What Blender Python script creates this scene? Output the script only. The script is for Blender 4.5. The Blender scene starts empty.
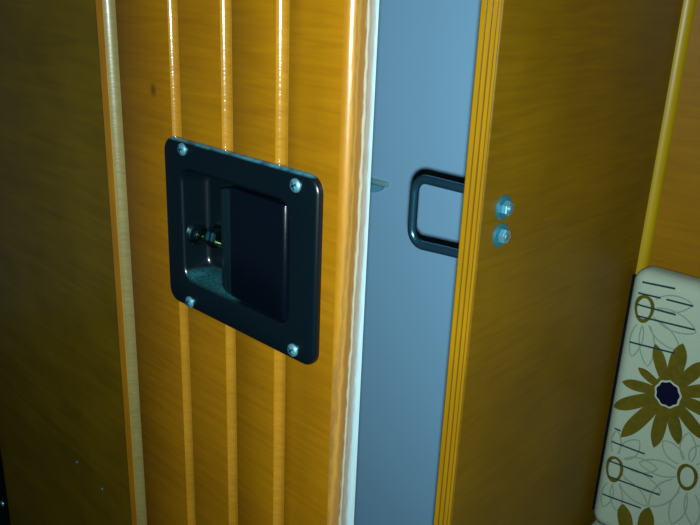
import bpy, bmesh, math, random
from mathutils import Matrix, Vector

random.seed(7)
scene = bpy.context.scene
COL = scene.collection

# ------------------------------------------------------------------ camera
RIGHT = Vector((0.72332917, 0.68942008, 0.03866356))
UP = Vector((-0.26201122, 0.22223065, 0.9391292))
FWD = Vector((-0.6388623, 0.68942983, -0.3413817))
CAM = Vector((0.0, -0.241, 1.0))
cam_data = bpy.data.cameras.new('camera')
cam_data.sensor_width = 36.0
cam_data.lens = 36.0 * 777.0 / 700.0
cam_data.clip_start = 0.01
cam = bpy.data.objects.new('camera', cam_data)
cam.matrix_world = Matrix((
    (RIGHT.x, UP.x, -FWD.x, CAM.x),
    (RIGHT.y, UP.y, -FWD.y, CAM.y),
    (RIGHT.z, UP.z, -FWD.z, CAM.z),
    (0, 0, 0, 1)))
COL.objects.link(cam)
scene.camera = cam

# ------------------------------------------------------------------ world + flash of the hand-held camera
world = bpy.data.worlds.new('world')
scene.world = world
world.use_nodes = True
wb = world.node_tree.nodes['Background']
wb.inputs['Color'].default_value = (0.42, 0.72, 1.0, 1)
wb.inputs['Strength'].default_value = 0.06

fl = bpy.data.lights.new('camera_flash', 'SPOT')
fl.energy = 17.0
fl.color = (0.80, 1.0, 1.0)
fl.spot_size = math.radians(100)
fl.spot_blend = 1.0
fl.shadow_soft_size = 0.0035
flash = bpy.data.objects.new('camera_flash', fl)
aim = (FWD + 0.05 * UP - 0.0 * RIGHT).normalized()
flash.matrix_world = Matrix.Translation(CAM - 0.0115 * UP) @ aim.to_track_quat('-Z', 'Y').to_matrix().to_4x4()
COL.objects.link(flash)

vs = scene.view_settings
vs.view_transform = 'Standard'
vs.look = 'None'
vs.gamma = 1.0
vs.use_curve_mapping = False
vs.exposure = 0.0


# ------------------------------------------------------------------ materials
def new_mat(name):
    m = bpy.data.materials.new(name)
    m.use_nodes = True
    nt = m.node_tree
    return m, nt, nt.nodes['Principled BSDF']


def plain(name, col, rough=0.5, metal=0.0, coat=0.0, spec=0.5, bump=0.0, bscale=400.0):
    m, nt, b = new_mat(name)
    b.inputs['Base Color'].default_value = (*col, 1)
    b.inputs['Roughness'].default_value = rough
    b.inputs['Metallic'].default_value = metal
    b.inputs['Coat Weight'].default_value = coat
    b.inputs['Specular IOR Level'].default_value = spec
    tc = nt.nodes.new('ShaderNodeTexCoord')
    n = nt.nodes.new('ShaderNodeTexNoise')
    n.inputs['Scale'].default_value = bscale
    n.inputs['Detail'].default_value = 3
    nt.links.new(tc.outputs['Object'], n.inputs['Vector'])
    mr = nt.nodes.new('ShaderNodeMapRange')
    mr.inputs['To Min'].default_value = max(0.02, rough - 0.06)
    mr.inputs['To Max'].default_value = min(1, rough + 0.06)
    nt.links.new(n.outputs['Fac'], mr.inputs['Value'])
    nt.links.new(mr.outputs['Result'], b.inputs['Roughness'])
    if bump:
        bp = nt.nodes.new('ShaderNodeBump')
        bp.inputs['Strength'].default_value = bump
        bp.inputs['Distance'].default_value = 0.0005
        nt.links.new(n.outputs['Fac'], bp.inputs['Height'])
        nt.links.new(bp.outputs['Normal'], b.inputs['Normal'])
    return m


def wood(name, c1, c2, scale=(6, 6, 90), rough=0.35, coat=0.3, bump=0.08, spec=0.5, knots=()):
    """varnished timber: stretched grain between two tones plus slow mottling"""
    m, nt, b = new_mat(name)
    L = nt.links
    tc = nt.nodes.new('ShaderNodeTexCoord')
    mp = nt.nodes.new('ShaderNodeMapping')
    mp.inputs['Scale'].default_value = scale
    L.new(tc.outputs['Object'], mp.inputs['Vector'])
    n = nt.nodes.new('ShaderNodeTexNoise')
    n.inputs['Scale'].default_value = 3.2
    n.inputs['Detail'].default_value = 8
    n.inputs['Distortion'].default_value = 0.7
    L.new(mp.outputs['Vector'], n.inputs['Vector'])
    n2 = nt.nodes.new('ShaderNodeTexNoise')
    n2.inputs['Scale'].default_value = 14
    n2.inputs['Detail'].default_value = 3
    L.new(tc.outputs['Object'], n2.inputs['Vector'])
    ad = nt.nodes.new('ShaderNodeMath')
    ad.operation = 'ADD'
    L.new(n.outputs['Fac'], ad.inputs[0])
    L.new(n2.outputs['Fac'], ad.inputs[1])
    r = nt.nodes.new('ShaderNodeValToRGB')
    r.color_ramp.elements[0].position = 0.72
    r.color_ramp.elements[1].position = 1.28
    mr = nt.nodes.new('ShaderNodeMapRange')
    mr.inputs['From Max'].default_value = 2.0
    L.new(ad.outputs[0], mr.inputs['Value'])
    r.color_ramp.elements[0].position = 0.36
    r.color_ramp.elements[1].position = 0.64
    r.color_ramp.elements[0].color = (*c1, 1)
    r.color_ramp.elements[1].color = (*c2, 1)
    L.new(mr.outputs['Result'], r.inputs['Fac'])
    last = r.outputs['Color']
    for (kx, kz, kr, kc) in knots:
        sub = nt.nodes.new('ShaderNodeVectorMath')
        sub.operation = 'SUBTRACT'
        sub.inputs[1].default_value = (kx, 0, kz)
        L.new(tc.outputs['Object'], sub.inputs[0])
        sc = nt.nodes.new('ShaderNodeVectorMath')
        sc.operation = 'MULTIPLY'
        sc.inputs[1].default_value = (1.0, 0.0, 0.8)
        L.new(sub.outputs[0], sc.inputs[0])
        ln = nt.nodes.new('ShaderNodeVectorMath')
        ln.operation = 'LENGTH'
        L.new(sc.outputs[0], ln.inputs[0])
        km = nt.nodes.new('ShaderNodeMapRange')
        km.inputs['From Min'].default_value = kr * 0.2
        km.inputs['From Max'].default_value = kr
        km.inputs['To Min'].default_value = 0.75
        km.inputs['To Max'].default_value = 0.0
        L.new(ln.outputs['Value'], km.inputs['Value'])
        mx = nt.nodes.new('ShaderNodeMixRGB')
        mx.inputs['Color2'].default_value = (*kc, 1)
        L.new(km.outputs['Result'], mx.inputs['Fac'])
        L.new(last, mx.inputs['Color1'])
        last = mx.outputs['Color']
    L.new(last, b.inputs['Base Color'])
    b.inputs['Roughness'].default_value = rough
    b.inputs['Coat Weight'].default_value = coat
    b.inputs['Coat Roughness'].default_value = 0.15
    b.inputs['Specular IOR Level'].default_value = spec
    bp = nt.nodes.new('ShaderNodeBump')
    bp.inputs['Strength'].default_value = bump
    bp.inputs['Distance'].default_value = 0.0006
    L.new(n.outputs['Fac'], bp.inputs['Height'])
    L.new(bp.outputs['Normal'], b.inputs['Normal'])
    return m


M_DOOR = wood('door_varnished_ply', (0.160, 0.063, 0.0004), (0.220, 0.090, 0.0006), coat=0.08, spec=0.3,
              knots=[(-0.376, 0.939, 0.004, (0.05, 0.015, 0.001))])
M_GROOVE = wood('groove_pale_ply', (0.23, 0.098, 0.004), (0.30, 0.135, 0.008), rough=0.2, coat=0.8, bump=0.25,
                scale=(40, 40, 160))
M_GROOVEL = wood('edge_groove_greyed', (0.145, 0.112, 0.032), (0.20, 0.155, 0.055), rough=0.38, coat=0.3, bump=0.25,
                 scale=(40, 40, 160))
M_STILE = wood('orange_stile', (0.30, 0.115, 0.001), (0.40, 0.16, 0.002), rough=0.4, scale=(60, 60, 8))
M_PANEL = wood('panel_dark_varnish', (0.165, 0.096, 0.0008), (0.25, 0.142, 0.001), rough=0.35, bump=0.03, scale=(3, 3, 30), spec=0.35, coat=0.1)
M_BULK = wood('partition_varnish', (0.098, 0.048, 0.0003), (0.135, 0.067, 0.0004), rough=0.5, bump=0.03, coat=0.0, spec=0.2)
M_PLYL = wood('ply_light_layer', (0.24, 0.115, 0.001), (0.32, 0.16, 0.002), scale=(60, 60, 4), rough=0.4, spec=0.3, coat=0.1)
M_PLYD = wood('ply_brown_layer', (0.085, 0.034, 0.001), (0.12, 0.048, 0.0015), scale=(60, 60, 4), rough=0.5)
M_RWALL = wood('right_wall_varnish', (0.14, 0.062, 0.0004), (0.185, 0.082, 0.0006), rough=0.35, coat=0.1, spec=0.3)
M_TRIM = wood('corner_trim', (0.23, 0.145, 0.0006), (0.29, 0.18, 0.0008), scale=(60, 60, 4), rough=0.4, coat=0.0, spec=0.3)
M_BLUE = plain('blue_paint', (0.218, 0.425, 0.64), 0.6, spec=0.3, bump=0.05, bscale=90)
M_BLACK = plain('black_powder_coat', (0.0005, 0.0036, 0.0058), 0.27, spec=0.5, bump=0.05, bscale=900)
M_BLACKP = plain('black_paddle_coat', (0.0004, 0.0018, 0.0048), 0.25, spec=0.45, bump=0.05, bscale=900)
M_LIP = plain('lit_black_lip', (0.0016, 0.0095, 0.0125), 0.3, spec=0.45, bump=0.05, bscale=900)  # paddle's black made paler: light caught by the lip is painted into its colour
M_ZINC = plain('zinc_steel', (0.24, 0.62, 0.76), 0.36, metal=0.85, bump=0.1, bscale=900)
M_WASHER = plain('blued_washer', (0.045, 0.22, 0.29), 0.38, metal=0.7, bump=0.1, bscale=900)
M_SLOT = plain('dark_recess', (0.004, 0.03, 0.05), 0.5)
M_CHROME = plain('dark_chrome', (0.070, 0.24, 0.38), 0.22, metal=0.92, bump=0.12, bscale=500)
M_BOSS = plain('polished_dark_steel', (0.10, 0.24, 0.26), 0.22, metal=1.0)
M_STEEL = plain('dull_steel', (0.10, 0.20, 0.24), 0.45, metal=0.6)
M_CLIP = plain('blue_grey_clip', (0.09, 0.29, 0.45), 0.6)
M_CLIPTOP = plain('olive_clip_top', (0.15, 0.29, 0.34), 0.6)
M_PIN = plain('oiled_pin', (0.09, 0.08, 0.02), 0.3, metal=1.0)
M_FLOOR = wood('floor_ply', (0.03, 0.015, 0.002), (0.05, 0.025, 0.003), rough=0.5)
M_FABRIC = plain('cushion_fabric', (0.255, 0.30, 0.235), 0.85, spec=0.15, bump=0.5, bscale=1500)
M_OLIVE = wood('olive_print', (0.044, 0.044, 0.002), (0.088, 0.062, 0.004), rough=0.85, coat=0.0, spec=0.1, bump=0.1, scale=(70, 70, 70))
M_NAVY = plain('navy_print', (0.0008, 0.0008, 0.012), 0.85, spec=0.1)
M_INK = plain('dark_line_print', (0.006, 0.028, 0.034), 0.85, spec=0.1)
M_FINE = plain('fine_line_print', (0.145, 0.19, 0.145), 0.85, spec=0.1)
M_CORD = plain('navy_piping', (0.0015, 0.002, 0.008), 0.7, spec=0.1)


def mottled_pan():
    """black coat with paler teal mottling on the sill of the pan"""
    m, nt, b = new_mat('mottled_black_pan')
    L = nt.links
    tc = nt.nodes.new('ShaderNodeTexCoord')
    sp = nt.nodes.new('ShaderNodeSeparateXYZ')
    L.new(tc.outputs['Object'], sp.inputs[0])
    n = nt.nodes.new('ShaderNodeTexNoise')
    n.inputs['Scale'].default_value = 650
    n.inputs['Detail'].default_value = 6
    L.new(tc.outputs['Object'], n.inputs['Vector'])

    def step(sock, lo, hi):
        r = nt.nodes.new('ShaderNodeMapRange')
        r.inputs['From Min'].default_value = lo
        r.inputs['From Max'].default_value = hi
        L.new(sock, r.inputs['Value'])
        return r.outputs['Result']

    def mul(a, c):
        k = nt.nodes.new('ShaderNodeMath')
        k.operation = 'MULTIPLY'
        L.new(a, k.inputs[0])
        L.new(c, k.inputs[1])
        return k.outputs[0]
    mask = mul(mul(step(sp.outputs['Z'], 0.8425, 0.8395), step(sp.outputs['Y'], -0.0032, -0.0008)),
               step(sp.outputs['X'], -0.300, -0.308))
    mask = mul(mask, step(n.outputs['Fac'], 0.10, 0.70))
    mx = nt.nodes.new('ShaderNodeMixRGB')
    mx.inputs['Color1'].default_value = (0.0006, 0.0034, 0.0056, 1)
    mx.inputs['Color2'].default_value = (0.012, 0.070, 0.085, 1)
    L.new(mask, mx.inputs['Fac'])
    # paler teal, broken up by noise, along the upper edge of the flange
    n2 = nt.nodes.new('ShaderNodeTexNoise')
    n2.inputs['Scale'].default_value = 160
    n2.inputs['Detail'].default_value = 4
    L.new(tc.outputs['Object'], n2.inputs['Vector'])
    edge_tone = mul(step(sp.outputs['Z'], 0.9152, 0.9162), step(n2.outputs['Fac'], 0.30, 0.60))
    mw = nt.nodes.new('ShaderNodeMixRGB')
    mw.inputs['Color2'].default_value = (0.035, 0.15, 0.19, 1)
    L.new(edge_tone, mw.inputs['Fac'])
    L.new(mx.outputs['Color'], mw.inputs['Color1'])
    L.new(mw.outputs['Color'], b.inputs['Base Color'])
    b.inputs['Roughness'].default_value = 0.27
    b.inputs['Specular IOR Level'].default_value = 0.55
    bp = nt.nodes.new('ShaderNodeBump')
    bp.inputs['Strength'].default_value = 0.05
    bp.inputs['Distance'].default_value = 0.0005
    L.new(n.outputs['Fac'], bp.inputs['Height'])
    L.new(bp.outputs['Normal'], b.inputs['Normal'])
    return m


M_PAN = mottled_pan()


def edge_material():
    """layered closing edge of the door, varnish worn through to pale timber along its back"""
    m, nt, b = new_mat('worn_door_edge')
    L = nt.links
    tc = nt.nodes.new('ShaderNodeTexCoord')
    sp = nt.nodes.new('ShaderNodeSeparateXYZ')
    L.new(tc.outputs['Object'], sp.inputs[0])
    mp = nt.nodes.new('ShaderNodeMapping')
    mp.inputs['Scale'].default_value = (60, 300, 60)
    L.new(tc.outputs['Object'], mp.inputs['Vector'])
    n = nt.nodes.new('ShaderNodeTexNoise')
    n.inputs['Scale'].default_value = 2.0
    n.inputs['Detail'].default_value = 7
    L.new(mp.outputs['Vector'], n.inputs['Vector'])
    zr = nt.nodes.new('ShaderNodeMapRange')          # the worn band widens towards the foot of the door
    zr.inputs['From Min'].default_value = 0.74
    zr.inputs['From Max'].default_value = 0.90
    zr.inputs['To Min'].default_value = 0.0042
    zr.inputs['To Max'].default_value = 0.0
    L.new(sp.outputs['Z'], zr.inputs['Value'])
    nm = nt.nodes.new('ShaderNodeMath')
    nm.operation = 'MULTIPLY_ADD'
    nm.inputs[1].default_value = 0.0030
    nm.inputs[2].default_value = -0.0015
    L.new(n.outputs['Fac'], nm.inputs[0])
    a1 = nt.nodes.new('ShaderNodeMath')
    a1.operation = 'ADD'
    L.new(sp.outputs['Y'], a1.inputs[0])
    L.new(nm.outputs[0], a1.inputs[1])
    a2 = nt.nodes.new('ShaderNodeMath')
    a2.operation = 'ADD'
    L.new(a1.outputs[0], a2.inputs[0])
    L.new(zr.outputs['Result'], a2.inputs[1])
    t = nt.nodes.new('ShaderNodeMapRange')
    t.inputs['From Max'].default_value = 0.0165
    L.new(a2.outputs[0], t.inputs['Value'])
    cr = nt.nodes.new('ShaderNodeValToRGB')
    e = cr.color_ramp.elements
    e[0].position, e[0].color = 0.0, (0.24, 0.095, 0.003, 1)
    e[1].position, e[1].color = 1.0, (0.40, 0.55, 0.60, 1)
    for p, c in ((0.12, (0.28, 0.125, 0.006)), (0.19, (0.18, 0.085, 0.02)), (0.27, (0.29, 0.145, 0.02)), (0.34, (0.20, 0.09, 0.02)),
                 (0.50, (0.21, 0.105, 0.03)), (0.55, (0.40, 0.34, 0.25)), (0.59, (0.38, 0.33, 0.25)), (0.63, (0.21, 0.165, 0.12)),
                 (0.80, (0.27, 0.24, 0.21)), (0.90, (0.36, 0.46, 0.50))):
        k = e.new(p)
        k.color = (*c, 1)
    L.new(t.outputs['Result'], cr.inputs['Fac'])
    L.new(cr.outputs['Color'], b.inputs['Base Color'])
    b.inputs['Roughness'].default_value = 0.36
    b.inputs['Coat Weight'].default_value = 0.4
    b.inputs['Coat Roughness'].default_value = 0.2
    bp = nt.nodes.new('ShaderNodeBump')
    bp.inputs['Strength'].default_value = 0.35
    bp.inputs['Distance'].default_value = 0.0005
    L.new(n.outputs['Fac'], bp.inputs['Height'])
    L.new(bp.outputs['Normal'], b.inputs['Normal'])
    return m


M_EDGE = edge_material()


# ------------------------------------------------------------------ mesh helpers
def link(name, verts, faces, mat, parent=None, smooth=False, angle=None):
    me = bpy.data.meshes.new(name)
    me.from_pydata([tuple(v) for v in verts], [], faces)
    bm = bmesh.new()
    bm.from_mesh(me)
    bmesh.ops.recalc_face_normals(bm, faces=bm.faces)
    bm.to_mesh(me)
    bm.free()
    me.materials.append(mat)
    o = bpy.data.objects.new(name, me)
    COL.objects.link(o)
    if parent:
        o.parent = parent
    if smooth:
        for p in me.polygons:
            p.use_smooth = True
        if angle:
            me.set_sharp_from_angle(angle=math.radians(angle))
    return o


def box(name, x0, x1, y0, y1, z0, z1, mat, parent=None, bev=0.0, seg=2):
    bm = bmesh.new()
    bmesh.ops.create_cube(bm, size=1.0)
    for v in bm.verts:
        v.co = Vector(((x0 + x1) / 2 + v.co.x * (x1 - x0), (y0 + y1) / 2 + v.co.y * (y1 - y0), (z0 + z1) / 2 + v.co.z * (z1 - z0)))
    if bev:
        bmesh.ops.bevel(bm, geom=list(bm.edges), offset=bev, segments=seg, affect='EDGES', profile=0.5)
    me = bpy.data.meshes.new(name)
    bm.to_mesh(me)
    bm.free()
    me.materials.append(mat)
    if bev:
        for p in me.polygons:
            p.use_smooth = True
        me.set_sharp_from_angle(angle=math.radians(40))
    o = bpy.data.objects.new(name, me)
    COL.objects.link(o)
    if parent:
        o.parent = parent
    return o


def prism(name, prof, z0, z1, mat, parent=None, smooth=True, nz=1):
    """closed (x, y) profile extruded upward"""
    n = len(prof)
    v, f = [], []
    for k in range(nz + 1):
        z = z0 + (z1 - z0) * k / nz
        v += [(x, y, z) for x, y in prof]
    for k in range(nz):
        for i in range(n):
            j = (i + 1) % n
            f.append((k * n + i, k * n + j, (k + 1) * n + j, (k + 1) * n + i))
    f.append(tuple(range(n))[::-1])
    f.append(tuple(range(nz * n, nz * n + n)))
    return link(name, v, f, mat, parent, smooth, 35)


def lathe(name, prof, origin, axis, mat, parent=None, n=24, rot=0.0, smooth=True, angle=35):
    """prof: (radius, height along axis); closed where the radius is 0"""
    ax = Vector(axis).normalized()
    t = Vector((0, 0, 1)) if abs(ax.z) < 0.9 else Vector((1, 0, 0))
    u = ax.cross(t).normalized()
    w = ax.cross(u)
    o = Vector(origin)
    v, f, rings = [], [], []
    for r, h in prof:
        if r < 1e-9:
            v.append(o + ax * h)
            rings.append([len(v) - 1] * n)
        else:
            s = len(v)
            for i in range(n):
                a = rot + 2 * math.pi * i / n
                v.append(o + ax * h + (u * math.cos(a) + w * math.sin(a)) * r)
            rings.append(list(range(s, s + n)))
    for a, b in zip(rings, rings[1:]):
        for i in range(n):
            j = (i + 1) % n
            q = []
            for k in (a[i], a[j], b[j], b[i]):
                if k not in q:
                    q.append(k)
            if len(q) > 2:
                f.append(tuple(q))
    return link(name, v, f, mat, parent, smooth, angle)


def tube(name, path, r, mat, parent=None, n=16):
    path = [Vector(p) for p in path]
    v, f = [], []
    ref = Vector((0, 1, 0))
    for i, p in enumerate(path):
        d = (path[min(i + 1, len(path) - 1)] - path[max(i - 1, 0)]).normalized()
        a = d.cross(ref)
        if a.length < 1e-4:
            a = d.cross(Vector((0, 0, 1)))
        a.normalize()
        b = d.cross(a)
        for k in range(n):
            t = 2 * math.pi * k / n
            v.append(p + (a * math.cos(t) + b * math.sin(t)) * r)
    for i in range(len(path) - 1):
        for k in range(n):
            j = (k + 1) % n
            f.append((i * n + k, i * n + j, (i + 1) * n + j, (i + 1) * n + k))
    f.append(tuple(range(n)))
    f.append(tuple(range((len(path) - 1) * n, len(path) * n)))
    return link(name, v, f, mat, parent, True, 50)


def empty(name, loc, label, cat, group=None, kind=None):
    o = bpy.data.objects.new(name, None)
    COL.objects.link(o)
    o.empty_display_size = 0.02
    o.location = loc
    return tag(o, label, cat, group, kind)


def tag(o, label, cat, group=None, kind=None):
    o['label'] = label
    o['category'] = cat
    if group:
        o['group'] = group
    if kind:
        o['kind'] = kind
    return o


def adopt(root, parts):
    """parent world-space parts to a root that is not at the origin"""
    for p in parts:
        p.parent = root
        p.matrix_parent_inverse = Matrix.Translation(-Vector(root.location))


def cut(o, cutter):
    md = o.modifiers.new('cut', 'BOOLEAN')
    md.operation = 'DIFFERENCE'
    md.object = cutter
    md.solver = 'EXACT'
    dg = bpy.context.evaluated_depsgraph_get()
    me = bpy.data.meshes.new_from_object(o.evaluated_get(dg))
    o.modifiers.clear()
    o.data = me


# ------------------------------------------------------------------ the setting
tag(box('floor', -2.2, 0.9, -0.9, 0.40, -0.04, 0.0, M_FLOOR), 'dark brown plywood floor under the locker and bench', 'floor', kind='structure')

tag(box('wall_back', -0.9, -0.2207, 0.295, 0.315, 0.0, 1.75, M_BLUE), 'plain blue-grey painted wall seen through the gap beside the open door', 'wall', kind='structure')

wl = tag(box('wall_left', -2.2, -0.414, 0.100, 0.112, 0.0, 1.75, M_PANEL), 'dark varnished wood panel wall beyond the grooved door', 'wall', kind='structure')
for x, z in ((-0.7226, 0.4782), (-0.6694, 0.4705)):
    lathe('screw', [(0.0026, 0), (0.0024, 0.0008), (0.0012, 0.0014), (0, 0.0016)], (x, 0.100, z), (0, -1, 0), M_STEEL, wl, 12)
tag(box('wall_side', -0.428, -0.416, 0.0167, 0.100, 0.0, 1.75, M_PANEL), 'narrow wood return panel behind the hinge side of the grooved door', 'wall', kind='structure')
tag(box('wall_right', -0.2082, 0.60, 0.295, 0.315, 0.0, 1.75, M_RWALL), 'orange varnished wood wall panel above the flowered cushion', 'wall', kind='structure')

# partition with a plywood edge: each layer its own sheet
wp = bpy.data.objects.new('wall_partition', None)
COL.objects.link(wp)
wp.empty_display_size = 0.02
tag(wp, 'plywood partition with striped layered edge, carrying the steel loop and bolts', 'partition', kind='structure')
XL = -0.2207
layers = [(0.0006, M_PLYD, 0.0003), (0.0025, M_PLYL, 0.0), (0.0010, M_PLYD, 0.0005), (0.0022, M_PLYL, 0.0),
          (0.0011, M_PLYD, 0.0005), (0.0020, M_PLYL, 0.0), (0.0007, M_PLYD, 0.0003), (0.0014, M_PLYL, 0.0)]
x = XL
for t, m, dy in layers:
    box('ply_layer', x, x + t, 0.080 + dy, 0.295, 0.0, 1.75, m, wp)
    x += t
arc = [(x, 0.295), (x, 0.080)]
for i in range(7):
    a = math.pi / 2 * i / 6
    arc.append((-0.2082 - 0.0009 + 0.0009 * math.sin(a), 0.080 + 0.0009 - 0.0009 * math.cos(a)))
arc.append((-0.2082, 0.295))
prism('face_veneer', arc, 0.0, 1.75, M_BULK, wp)

# quarter-round moulding in the corner of partition and right wall
q = [(-0.2082, 0.295)]
for i in range(11):
    a = math.pi / 2 * i / 10
    q.append((-0.2082 + 0.0062 * math.sin(a), 0.295 - 0.0062 * math.cos(a)))
tag(prism('trim_1', q, 0.806, 1.75, M_TRIM), 'yellow quarter-round wooden corner moulding above the cushion', 'trim', kind='structure')

# ------------------------------------------------------------------ grooved door
Z0, Z1 = 0.02, 1.70
door = bpy.data.objects.new('door_1', None)
COL.objects.link(door)
door.empty_display_size = 0.02
tag(door, 'orange varnished plywood door with pale vertical grooves and a black latch', 'door', kind='structure')
GW = 0.0042
groove_x = [(-0.4170, 0.0064), (-0.3550, GW), (-0.3110, GW), (-0.2702, GW)]
cutter = box('cutter', -0.350, -0.259, -0.02, 0.05, 0.8345, 0.9015, M_SLOT)
cut_list = []


def cove(xc, hw, depth=0.0031):
    R = (hw * hw + depth * depth) / (2 * depth)
    th = math.asin(min(1, hw / R))
    p = [(xc - hw, 0.006)]
    for i in range(15):
        a = -th + 2 * th * i / 14
        p.append((xc + R * math.sin(a), depth - R + R * math.cos(a)))
    p.append((xc + hw, 0.006))
    return p


for i, (xc, hw) in enumerate(groove_x):
    g = prism('groove', cove(xc, hw, 0.0056 if i == 0 else 0.0032), Z0, Z1, M_GROOVEL if i == 0 else M_GROOVE, door)
    if i > 1:
        cut_list.append(g)
bounds = [-0.4328] + [s for xc, hw in groove_x for s in (xc - hw, xc + hw)] + [-0.2320]
for k in range(5):
    a, b = bounds[2 * k], bounds[2 * k + 1]
    r = 0.0006
    if k == 0:      # rounded outer stile
        rr = 0.0016
        prof = [(b, 0.006), (a, 0.006)] + [(a + rr - rr * math.cos(math.pi / 2 * i / 6), rr - rr * math.sin(math.pi / 2 * i / 6)) for i in range(7)] + [(b - r, 0), (b, r)]
    else:
        prof = [(b, 0.006), (a, 0.006), (a, r), (a + r * .3, r * .3), (a + r, 0), (b - r, 0), (b - r * .3, r * .3), (b, r)]
    pl = prism('plank', prof, Z0, Z1, M_STILE if k == 0 else M_DOOR, door)
    if k in (2, 3, 4):
        cut_list.append(pl)
core = box('core_board', -0.4328, -0.2320, 0.006, 0.0165, Z0, Z1, M_DOOR, door)
cut_list.append(core)
for o in cut_list:
    cut(o, cutter)
bpy.data.objects.remove(cutter)
# closing edge with a rounded front arris
ep = [(-0.2320, 0.0165), (-0.2320, 0.0)]
for i in range(9):
    a = math.pi / 2 * i / 8
    ep.append((-0.2320 + 0.0045 * math.sin(a), 0.0045 - 0.0045 * math.cos(a)))
ep += [(-0.2275, 0.0159), (-0.2280, 0.0165)]
eb = prism('edge_band', ep, Z0, Z1, M_EDGE, door)
eb['label'] = 'chipped door edge with varnish worn to pale wood'

# ------------------------------------------------------------------ recessed paddle latch
LX, LZ = -0.3025, 0.8684
RX, RZ = -0.3045, 0.8687


def rrect(cx, cz, hw, hh, r, y, ns=8):
    out = []
    for (sx, sz, a0) in ((1, 1, 0), (-1, 1, 90), (-1, -1, 180), (1, -1, 270)):
        for i in range(ns + 1):
            a = math.radians(a0 + 90 * i / ns)
            out.append((cx + sx * (hw - r) + r * math.cos(a), y, cz + sz * (hh - r) + r * math.sin(a)))
    return out


def loft(name, rings, mat, parent, cap0=True, cap1=True, angle=40):
    n = len(rings[0])
    v = [p for r in rings for p in r]
    f = []
    for k in range(len(rings) - 1):
        for i in range(n):
            j = (i + 1) % n
            f.append((k * n + i, k * n + j, (k + 1) * n + j, (k + 1) * n + i))
    if cap0:
        f.append(tuple(range(n)))
    if cap1:
        f.append(tuple(range((len(rings) - 1) * n, len(rings) * n)))
    return link(name, v, f, mat, parent, True, angle)


latch = empty('paddle_latch', (LX, 0.0, 0.819), 'black recessed paddle latch with four bright screws on the grooved door', 'latch')
parts = []
HW, HH, T = 0.0612, 0.0483, 0.0036
rings = [rrect(LX, LZ, HW, HH, 0.0085, -0.00005)]
rings.append(rrect(LX, LZ, HW, HH, 0.0085, -T + 0.0022))
for i in range(1, 6):
    a = math.pi / 2 * i / 5
    e = 0.0022 * (1 - math.cos(a))
    rings.append(rrect(LX, LZ, HW - e, HH - e, 0.0085 - e, -T + 0.0022 - 0.0022 * math.sin(a)))
# slightly raised lip round the pan, then over the rim and down the drafted walls
RW, RH, RR = 0.0432, 0.0318, 0.0075
rings.append(rrect(RX, RZ, RW + 0.0032, RH + 0.0032, RR + 0.003, -T))
for i in range(1, 6):
    a = math.pi / 2 * i / 5
    rings.append(rrect(RX, RZ, RW + 0.0022 - 0.0022 * math.sin(a), RH + 0.0022 - 0.0022 * math.sin(a), RR + 0.0022 - 0.0022 * math.sin(a), -T + 0.0022 - 0.0022 * math.cos(a)))
rings.append(rrect(RX, RZ + 0.0008, RW - 0.0006, RH - 0.0026, RR, 0.0105))
for i in range(1, 5):
    a = math.pi / 2 * i / 4
    e = 0.0035 * (1 - math.cos(a))
    rings.append(rrect(RX, RZ + 0.0008, RW - 0.0006 - e, RH - 0.0026 - e, RR - e, 0.0105 + 0.0035 * math.sin(a)))
# outside of the pan, closing the shell behind the door
back = [rrect(RX, RZ, RW + 0.001, RH + 0.001, RR, 0.0182), rrect(RX, RZ, RW + 0.001, RH + 0.001, RR, -0.00005)]
pan = loft('pan', rings, M_PAN, None, cap0=False)
parts.append(pan)
parts.append(loft('pan_shell', back, M_BLACK, None, cap1=False))

# paddle: flat pressed face with a rolled finger lip along its free end
PR, PLf = -0.2640, -0.3078


def slab(name, prof, z0, z1, cr, mat, edge=0.0008):
    """(x, y) profile extruded in z with softened ends; cr rounds the upper and lower free corners"""
    n = len(prof)
    zs = [(z0, edge), (z0 + edge * .3, edge * .4), (z0 + edge, 0.0), (z1 - edge, 0.0), (z1 - edge * .3, edge * .4), (z1, edge)]
    x0 = min(p[0] for p in prof)
    x1 = max(p[0] for p in prof)
    v, f = [], []
    for k, (z, ins) in enumerate(zs):
        for x, y in prof:
            d = max(0.0, (x1 - x) / (x1 - x0))
            drop = cr * (1 - math.sqrt(max(0.0, 1 - d ** 2.5)))
            v.append((x, y + (ins if y < 0.004 else 0), z + (drop if k < 3 else -drop)))
    for k in range(len(zs) - 1):
        for i in range(n):
            j = (i + 1) % n
            f.append((k * n + i, k * n + j, (k + 1) * n + j, (k + 1) * n + i))
    f.append(tuple(range(n)))
    f.append(tuple(range((len(zs) - 1) * n, len(zs) * n)))
    return link(name, v, f, mat, None, True, 40)


prof = [(PR, 0.0045)]
for i in range(7):
    a = math.pi / 2 * i / 6
    prof.append((PR - 0.0026 + 0.0026 * math.cos(a), -0.0002 - 0.0026 * math.sin(a)))
for i in range(1, 9):
    x = PR - 0.0028 - (PR - 0.0028 - PLf) * i / 8
    prof.append((x, -0.0028 + 0.0014 * (i / 8) ** 2))
prof += [(PLf, 0.0045)]
pad = slab('paddle', prof, RZ - 0.0306, RZ + 0.0298, 0.0, M_BLACKP)
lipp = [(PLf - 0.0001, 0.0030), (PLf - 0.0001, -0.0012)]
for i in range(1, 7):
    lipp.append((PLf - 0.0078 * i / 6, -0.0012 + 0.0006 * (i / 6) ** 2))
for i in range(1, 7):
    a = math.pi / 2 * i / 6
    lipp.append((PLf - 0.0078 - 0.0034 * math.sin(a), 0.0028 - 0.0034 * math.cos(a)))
lipp += [(PLf - 0.0112, 0.0085), (PLf - 0.0094, 0.0085), (PLf - 0.0092, 0.0034), (PLf - 0.0070, 0.0024)]
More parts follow.
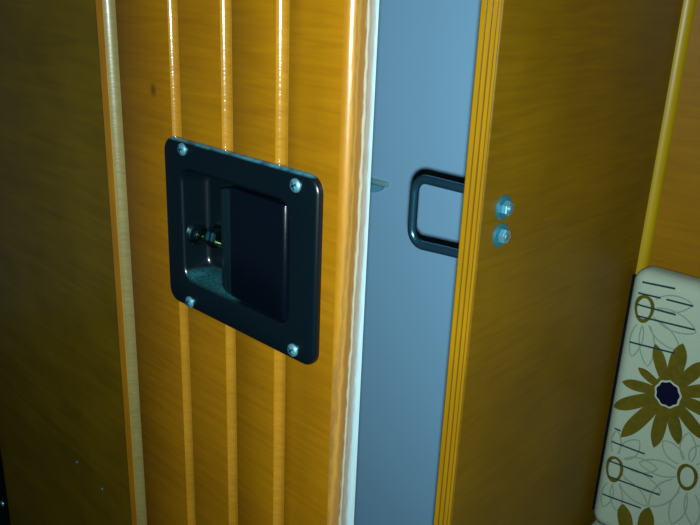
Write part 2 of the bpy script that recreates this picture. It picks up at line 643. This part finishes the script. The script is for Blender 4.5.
lip = slab('finger_lip', lipp, RZ - 0.0302, RZ + 0.0285, 0.006, M_LIP, 0.0006)
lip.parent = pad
parts.append(pad)

# pivot hardware in the finger well
boss = lathe('pivot_boss', [(0.0064, -0.001), (0.0064, 0.0010), (0.0060, 0.0015), (0.0042, 0.0017), (0.0030, 0.0020), (0.0029, 0.0030), (0.0022, 0.0030), (0.0020, 0.0016), (0, 0.0014)],
             (-0.3470, 0.0056, 0.8618), (1, 0, 0), M_BOSS, None, 28)
parts.append(boss)
parts.append(lathe('pivot_pin', [(0, 0), (0.0016, 0.0), (0.0016, 0.022), (0, 0.022)], (-0.3450, 0.0066, 0.8612), (1, 0, 0), M_PIN, None, 14))
parts.append(lathe('nut', [(0.0020, 0), (0.0044, 0.0), (0.0048, 0.0006), (0.0048, 0.0036), (0.0044, 0.0042), (0.0020, 0.0042)], (-0.3315, 0.0072, 0.8640), (1, 0, 0), M_BOSS, None, 6, 0.3, False))
parts.append(lathe('washer', [(0.0020, 0), (0.0068, 0.0), (0.0068, 0.0010), (0.0020, 0.0010)], (-0.3328, 0.0072, 0.8640), (1, 0, 0), M_BOSS, None, 24))

# cross-head screws
for sx, sz, rot in ((-0.3450, 0.9118, 0.3), (-0.2560, 0.9102, 0.5), (-0.3430, 0.8242, 0.9), (-0.2562, 0.8260, 0.7)):
    s = lathe('screw', [(0.0034, 0.0), (0.0033, 0.0007), (0.0027, 0.0013), (0.0016, 0.0017), (0, 0.00185)], (sx, -T, sz), (0, -1, 0), M_ZINC, None, 20)
    parts.append(s)
    for k in range(2):
        a = rot + k * math.pi / 2
        c, d = math.cos(a), math.sin(a)
        vv = []
        for y in (-T - 0.0012, -T - 0.00215):
            for l, w in ((-0.0020, -0.00045), (0.0020, -0.00045), (0.0020, 0.00045), (-0.0020, 0.00045)):
                vv.append((sx + l * c - w * d, y, sz + l * d + w * c))
        sl = link('cross_slot', vv, [(0, 1, 2, 3), (4, 5, 6, 7), (0, 1, 5, 4), (1, 2, 6, 5), (2, 3, 7, 6), (3, 0, 4, 7)], M_SLOT, s)
adopt(latch, parts)

# ------------------------------------------------------------------ striker loop bolted to the partition
st = empty('striker_loop', (XL, 0.0985, 0.847), 'bent steel striker loop bolted through the plywood partition edge', 'striker')
sp = []
yc, rod = 0.0985, 0.0026
zt, zb, xo, cr = 0.8968, 0.8580, -0.2668, 0.0085
path = [(XL - 0.0005, yc, zt), (-0.245, yc, zt)]
for i in range(9):
    a = math.pi / 2 * i / 8
    path.append((xo + cr - cr * math.sin(a), yc, zt - cr + cr * math.cos(a)))
path.append((xo, yc, (zt + zb) / 2))
for i in range(9):
    a = math.pi / 2 * i / 8
    path.append((xo + cr - cr * math.cos(a), yc, zb + cr - cr * math.sin(a)))
path += [(-0.245, yc, zb + 0.0010), (XL - 0.0005, yc, zb + 0.0024)]
sp.append(tube('loop_rod', path, rod, M_CHROME, None, 20))
sp.append(box('base_plate', XL - 0.0025, XL - 0.0001, 0.0890, 0.1080, 0.8500, 0.9045, M_CHROME, None, 0.0008))
for k, (by, bz, tl) in enumerate(((0.0987, 0.8922, 0.0028), (0.0987, 0.8770, 0.0022))):
    XR = -0.2082
    h = lathe('bolt_head', [(0, 0), (0.0046, 0.0), (0.0050, 0.0008), (0.0048, 0.003), (0, 0.0036)], (XL - 0.0025, by, bz - 0.004), (-1, 0, 0), M_CHROME, None, 16)
    w = lathe('washer', [(0.0028, 0.0001), (0.0067, 0.0001), (0.0067, 0.0010), (0.0062, 0.0014), (0.0028, 0.0014)], (XR, by, bz), (1, 0, 0), M_WASHER, None, 28)
    n = lathe('nut', [(0.0022, 0.0012), (0.0037, 0.0013), (0.0041, 0.0018), (0.0041, 0.0040), (0.0037, 0.0045), (0.0022, 0.0045)], (XR, by, bz), (1, 0, 0), M_ZINC, None, 6, 0.52 + 0.3 * k, False)
    b = lathe('bolt_end', [(0.0024, 0.001), (0.0024, 0.0028 + tl - 0.0007), (0.0018, 0.0028 + tl), (0, 0.0028 + tl)], (XR, by, bz), (1, 0, 0), M_STEEL, None, 14)
    sp += [h, w, n, b]
adopt(st, sp)

# ------------------------------------------------------------------ small clip on the blue wall
wc = empty('wall_clip', (-0.468, 0.295, 0.810), 'small blue-grey clip with olive top fixed to the blue-grey wall behind the door', 'clip')
cp = [(-0.490, 0.8120), (-0.472, 0.8125), (-0.464, 0.8145), (-0.4585, 0.8175), (-0.4555, 0.8212), (-0.490, 0.8212)]
vv = [(x, 0.2949, z) for x, z in cp] + [(x * 0.97 - 0.014, 0.2915, z) for x, z in cp]
nn = len(cp)
body = link('body', vv, [tuple(range(nn)), tuple(range(nn, 2 * nn))] + [(i, (i + 1) % nn, nn + (i + 1) % nn, nn + i) for i in range(nn)], M_CLIP, None)
top = box('top_tab', -0.490, -0.4515, 0.2920, 0.2949, 0.8214, 0.8262, M_CLIPTOP, None, 0.0008)
adopt(wc, [body, top])

# ------------------------------------------------------------------ black fitting low on the left wall
hp = empty('hinge_plate', (-0.98, 0.100, 0.20), 'black metal plate with bright screws low on the dark wall panel', 'hinge')
hs = []
plate = [(-1.010, 0.0999), (-1.010, 0.0965), (-1.0085, 0.095), (-0.9435, 0.095), (-0.942, 0.0965), (-0.942, 0.0999)]
hs.append(prism('plate', plate, 0.20, 0.399, M_BLACK))
for z in (0.3514, 0.3004, 0.2494):
    hs.append(lathe('screw', [(0.0045, 0), (0.004, 0.0014), (0.0025, 0.0022), (0, 0.0025)], (-0.9480, 0.095, z), (0, -1, 0), M_ZINC, None, 16))
hs.append(lathe('knuckle', [(0, 0), (0.006, 0), (0.006, 0.199), (0, 0.199)], (-1.012, 0.0935, 0.20), (0, 0, 1), M_BLACK, None, 16))
adopt(hp, hs)

# ------------------------------------------------------------------ flowered cushions on the bench
BX0, BX1, BZ0, BZ1, BYF, BYB = -0.2035, 0.255, 0.6030, 0.8185, 0.2690, 0.2945
ER = 0.0100


def front_y(x, z):
    def g(d):
        if d >= ER:
            return 0.0
        d = max(d, 0.0)
        return ER - math.sqrt(max(0.0, ER * ER - (ER - d) ** 2))
    return BYF + max(g(min(x - BX0, BX1 - x)), 0) + g(min(z - BZ0, BZ1 - z))


def cushion_body(name, x0, x1, y0, y1, z0, z1, r, mat):
    o = box(name, x0, x1, y0, y1, z0, z1, mat, None, r, 6)
    return o


bc = empty('back_cushion', ((BX0 + BX1) / 2, 0.283, BZ0), 'pale upholstered back cushion printed with large olive flowers beside the partition', 'cushion')
bparts = [cushion_body('cover', BX0, BX1, BYF, BYB, BZ0, BZ1, ER, M_FABRIC)]
LIFT = 0.0005


def patch(name, polys, mat, dx=0.0, subdiv=0):
    """flat print: 2D polygons (x, z) lifted on to the front of the cushion"""
    v, f = [], []
    for poly in polys:
        pts = [(p[0] + dx, p[1]) for p in poly]
        pts = [(min(max(px, BX0 + 0.0006), BX1 - 0.0006), min(max(pz, BZ0 + 0.0006), BZ1 - 0.0006)) for px, pz in pts]
        s = len(v)
        v += [(px, front_y(px, pz) - LIFT, pz) for px, pz in pts]
        f.append(tuple(range(s, s + len(pts))))
    return link(name, v, f, mat)


def strip(a, b, w, n=8):
    """a stroke as a row of quads"""
    ax, az = a
    bx, bz = b
    d = math.hypot(bx - ax, bz - az)
    nx, nz = -(bz - az) / d * w / 2, (bx - ax) / d * w / 2
    out = []
    for i in range(n):
        t0, t1 = i / n, (i + 1) / n
        p = (ax + (bx - ax) * t0, az + (bz - az) * t0)
        q_ = (ax + (bx - ax) * t1, az + (bz - az) * t1)
        out.append([(p[0] - nx, p[1] - nz), (q_[0] - nx, q_[1] - nz), (q_[0] + nx, q_[1] + nz), (p[0] + nx, p[1] + nz)])
    return out


def polyline(pts, w, closed=False):
    out = []
    n = len(pts)
    for i in range(n if closed else n - 1):
        a, b = pts[i], pts[(i + 1) % n]
        if math.hypot(b[0] - a[0], b[1] - a[1]) > 1e-6:
            out += strip(a, b, w, 1)
    return out


def petal_slices(c, tip, wide, r0, n=16, blunt=0.55):
    """leaf-shaped petal between the flower's heart and its tip as a row of quads"""
    dx, dz = tip[0] - c[0], tip[1] - c[1]
    L = math.hypot(dx, dz)
    ux, uz = dx / L, dz / L
    px, pz = -uz, ux
    prof_ = []
    for i in range(n + 1):
        t = i / n
        s = r0 + (L - r0) * t
        if t < blunt:
            w = wide * (0.50 + 0.50 * math.sin(math.pi / 2 * t / blunt))
        else:
            u = (t - blunt) / (1 - blunt)
            w = wide * max(0.0, 1 - u ** 2.8)
        prof_.append((s, w / 2))
    out = []
    for (s0, w0), (s1, w1) in zip(prof_, prof_[1:]):
        q4 = [(c[0] + ux * s0 + px * w0, c[1] + uz * s0 + pz * w0), (c[0] + ux * s0 - px * w0, c[1] + uz * s0 - pz * w0),
              (c[0] + ux * s1 - px * w1, c[1] + uz * s1 - pz * w1), (c[0] + ux * s1 + px * w1, c[1] + uz * s1 + pz * w1)]
        if w1 < 1e-6:
            q4 = q4[:3]
        out.append(q4)
    return out


def ellipse(c, rx, rz, n=24, wob=0.0, tilt=0.0):
    out = []
    for i in range(n):
        a = 2 * math.pi * i / n
        k = 1 + wob * math.sin(a * 9)
        ex, ez = rx * k * math.cos(a), rz * k * math.sin(a)
        out.append((c[0] + ex * math.cos(tilt) - ez * math.sin(tilt), c[1] + ex * math.sin(tilt) + ez * math.cos(tilt)))
    return out


def ring_quads(c, r_in, r_out, n=24):
    out = []
    for i in range(n):
        a0, a1 = 2 * math.pi * i / n, 2 * math.pi * (i + 1) / n
        t0 = 1 + 0.04 * math.sin(3 * a0)
        t1 = 1 + 0.04 * math.sin(3 * a1)
        out.append([(c[0] + r_in[0] * math.cos(a0), c[1] + r_in[1] * math.sin(a0)), (c[0] + r_out[0] * t0 * math.cos(a0), c[1] + r_out[1] * t0 * math.sin(a0)),
                    (c[0] + r_out[0] * t1 * math.cos(a1), c[1] + r_out[1] * t1 * math.sin(a1)), (c[0] + r_in[0] * math.cos(a1), c[1] + r_in[1] * math.sin(a1))])
    return out


def fan(c, pts):
    return [[c, pts[i], pts[(i + 1) % len(pts)]] for i in range(len(pts))]


def outline_petal(a, b, wide, n=14):
    dx, dz = b[0] - a[0], b[1] - a[1]
    L = math.hypot(dx, dz)
    ux, uz = dx / L, dz / L
    px, pz = -uz, ux
    left, right = [], []
    for i in range(n + 1):
        t = i / n
        w = wide / 2 * (math.sin(math.pi * min(1, 0.12 + 0.88 * t)) ** 0.7 if t < 1 else 0)
        left.append((a[0] + ux * L * t + px * w, a[1] + uz * L * t + pz * w))
        right.append((a[0] + ux * L * t - px * w, a[1] + uz * L * t - pz * w))
    return left, right


FC = (-0.1628, 0.7359)
TIPS = [((-0.1781, 0.7693), 0.0115), ((-0.1597, 0.7763), 0.0145), ((-0.1867, 0.7474), 0.0085), ((-0.1965, 0.7316), 0.0110),
        ((-0.2003, 0.7085), 0.0130), ((-0.1901, 0.6875), 0.0135), ((-0.1652, 0.6905), 0.0125), ((-0.1488, 0.7010), 0.0120),
        ((-0.1330, 0.7120), 0.0125), ((-0.1235, 0.7330), 0.0130), ((-0.1280, 0.7540), 0.0125), ((-0.1425, 0.7690), 0.0120)]
RINGS = [((-0.1900, 0.7921), 0.0072, 0.0104), ((-0.1904, 0.6597), 0.0070, 0.0112), ((-0.1388, 0.6793), 0.0072, 0.0106)]
LINES = [((-0.1945, 0.8108), (-0.1719, 0.8125)), ((-0.1960, 0.8022), (-0.1799, 0.8034)), ((-0.1761, 0.8036), (-0.1579, 0.8044)),
         ((-0.1960, 0.7937), (-0.1679, 0.7948)), ((-0.1940, 0.7854), (-0.1539, 0.7885)), ((-0.1960, 0.7643), (-0.1636, 0.7673)),
         ((-0.1960, 0.6814), (-0.1703, 0.6830)), ((-0.1960, 0.6646), (-0.1615, 0.6675)), ((-0.1941, 0.6516), (-0.1542, 0.6558)),
         ((-0.1960, 0.6342), (-0.1655, 0.6380)), ((-0.1955, 0.6931), (-0.1905, 0.6931))]
OUTL = [((-0.1825, 0.7983), (-0.1588, 0.8050), .012), ((-0.1821, 0.7917), (-0.1529, 0.7866), .014), ((-0.1835, 0.7836), (-0.1613, 0.7701), .012),
        ((-0.1865, 0.7802), (-0.1805, 0.7503), .011), ((-0.1907, 0.7788), (-0.1930, 0.7535), .009),
        ((-0.1840, 0.6683), (-0.1599, 0.6753), .012), ((-0.1836, 0.6614), (-0.1538, 0.6577), .013), ((-0.1837, 0.6525), (-0.1616, 0.6420), .012),
        ((-0.1869, 0.6472), (-0.1833, 0.6254), .010), ((-0.1914, 0.6448), (-0.1940, 0.6230), .009), ((-0.1863, 0.6725), (-0.1763, 0.6912), .012),
        ((-0.1920, 0.6732), (-0.1935, 0.6917), .008), ((-0.1466, 0.6787), (-0.1732, 0.6737), .012), ((-0.1452, 0.6709), (-0.1602, 0.6428), .013),
        ((-0.1390, 0.6648), (-0.1426, 0.6368), .011), ((-0.1338, 0.6676), (-0.1279, 0.6435), .011), ((-0.1449, 0.6887), (-0.1597, 0.6990), .012),
        ((-0.1411, 0.6914), (-0.1438, 0.7130), .011), ((-0.1370, 0.6919), (-0.1343, 0.7070), .010)]


def outline_loop(a, b, wide, w):
    """hairline round one petal as a single joined ribbon"""
    l, r = outline_petal(a, b, wide)
    pts = l + r[-2::-1]
    cx_ = sum(p[0] for p in pts) / len(pts)
    out_, in_ = [], []
    for i, p in enumerate(pts):
        p0, p1 = pts[max(i - 1, 0)], pts[min(i + 1, len(pts) - 1)]
        tx, tz = p1[0] - p0[0], p1[1] - p0[1]
        d = math.hypot(tx, tz) or 1e-9
        out_.append((p[0] - tz / d * w / 2, p[1] + tx / d * w / 2))
        in_.append((p[0] + tz / d * w / 2, p[1] - tx / d * w / 2))
    return out_, in_


def ribbon(name, left, right, mat, dx):
    v = []
    for p in left + right:
        px = min(max(p[0] + dx, BX0 + 0.0006), BX1 - 0.0006)
        pz = min(max(p[1], BZ0 + 0.0006), BZ1 - 0.0006)
        v.append((px, front_y(px, pz) - LIFT, pz))
    n = len(left)
    return link(name, v, [(i, i + 1, n + i + 1, n + i) for i in range(n - 1)], mat)


def petal_ribbon(name, c, tip, wide, r0, mat, dx):
    sl = petal_slices(c, tip, wide, r0)
    left = [sl[0][0]] + [q4[3] if len(q4) > 3 else q4[2] for q4 in sl]
    right = [sl[0][1]] + [q4[2] for q4 in sl]
    return ribbon(name, left, right, mat, dx)


def joined(name, quads, mat, dx):
    o = patch(name, quads, mat, dx)
    bm = bmesh.new()
    bm.from_mesh(o.data)
    bmesh.ops.remove_doubles(bm, verts=bm.verts, dist=1e-6)
    bm.to_mesh(o.data)
    bm.free()
    return o


for rep in range(4):
    dx = 0.106 * rep
    LIFT = 0.0003
    for k, (a, b, w) in enumerate(OUTL):
        LIFT = 0.00020 + 0.00002 * k
        o_, i_ = outline_loop(a, b, w, 0.0010)
        bparts.append(ribbon('printed_outline', o_, i_, M_FINE, dx))
    LIFT = 0.0009
    disc = joined('printed_flower', fan(FC, ellipse(FC, 0.0118, 0.0130, 40)), M_OLIVE, dx)
    bparts.append(disc)
    for k, (t, w) in enumerate(TIPS):
        LIFT = 0.00040 + 0.00004 * ((k * 5) % 12)
        petal_ribbon('petal', FC, t, w * 0.78, 0.0055, M_OLIVE, dx).parent = disc
    for k, t in enumerate(((-0.1791, 0.6341), (-0.1600, 0.6420), (-0.1420, 0.6300))):
        LIFT = 0.00045 + 0.00004 * k
        bparts.append(petal_ribbon('printed_petal', (t[0] + (-0.160 - t[0]) * 0.45, 0.6045), t, 0.012, 0.001, M_OLIVE, dx))
    LIFT = 0.0011
    joined('eye_ring', fan(FC, ellipse(FC, 0.0093, 0.0104, 108, 0.035)), M_FABRIC, dx).parent = disc
    LIFT = 0.0013
    joined('eye', fan(FC, ellipse(FC, 0.0080, 0.0090, 108, 0.045)), M_NAVY, dx).parent = disc
    LIFT = 0.0008
    for c, rx, rz in RINGS:
        bparts.append(joined('printed_ring', ring_quads(c, (rx - 0.0024, rz - 0.0026), (rx, rz)), M_OLIVE, dx))
    LIFT = 0.0010
    for a, b in LINES:
        bparts.append(joined('printed_stroke', strip(a, b, 0.0013), M_INK, dx))
bparts.append(tube('piping', [(BX0 + 0.0002, BYF + 0.0090, BZ0 + 0.008), (BX0 + 0.0002, BYF + 0.0090, BZ1 - 0.008)], 0.0024, M_CORD, None, 12))
bparts.append(tube('bottom_piping', [(BX0 + 0.006, BYF + 0.0052, BZ0 + 0.0022), (BX1 - 0.006, BYF + 0.0052, BZ0 + 0.0022)], 0.0014, M_INK, None, 10))
adopt(bc, bparts)

sc = empty('seat_cushion', (0.03, 0.03, 0.53), 'pale fabric seat cushion on the bench under the flowered back cushion', 'cushion')
sparts = [cushion_body('cover', -0.2030, 0.255, -0.20, 0.2945, 0.530, 0.6028, 0.006, M_FABRIC)]
sparts.append(tube('piping', [(-0.190, -0.1995, 0.5950), (0.245, -0.1995, 0.5950)], 0.0022, M_INK, None, 10))
adopt(sc, sparts)
be = empty('bench', (0.03, 0.03, 0.0), 'varnished wooden bench box carrying the seat cushion', 'bench')
bb = [box('front_panel', -0.2070, 0.26, -0.205, -0.193, 0.0, 0.518, M_BULK, None, 0.001),
      box('lid', -0.2070, 0.26, -0.215, 0.2945, 0.518, 0.530, M_BULK, None, 0.001),
      box('end_panel', 0.248, 0.26, -0.193, 0.2945, 0.0, 0.518, M_BULK, None, 0.001)]
adopt(be, bb)
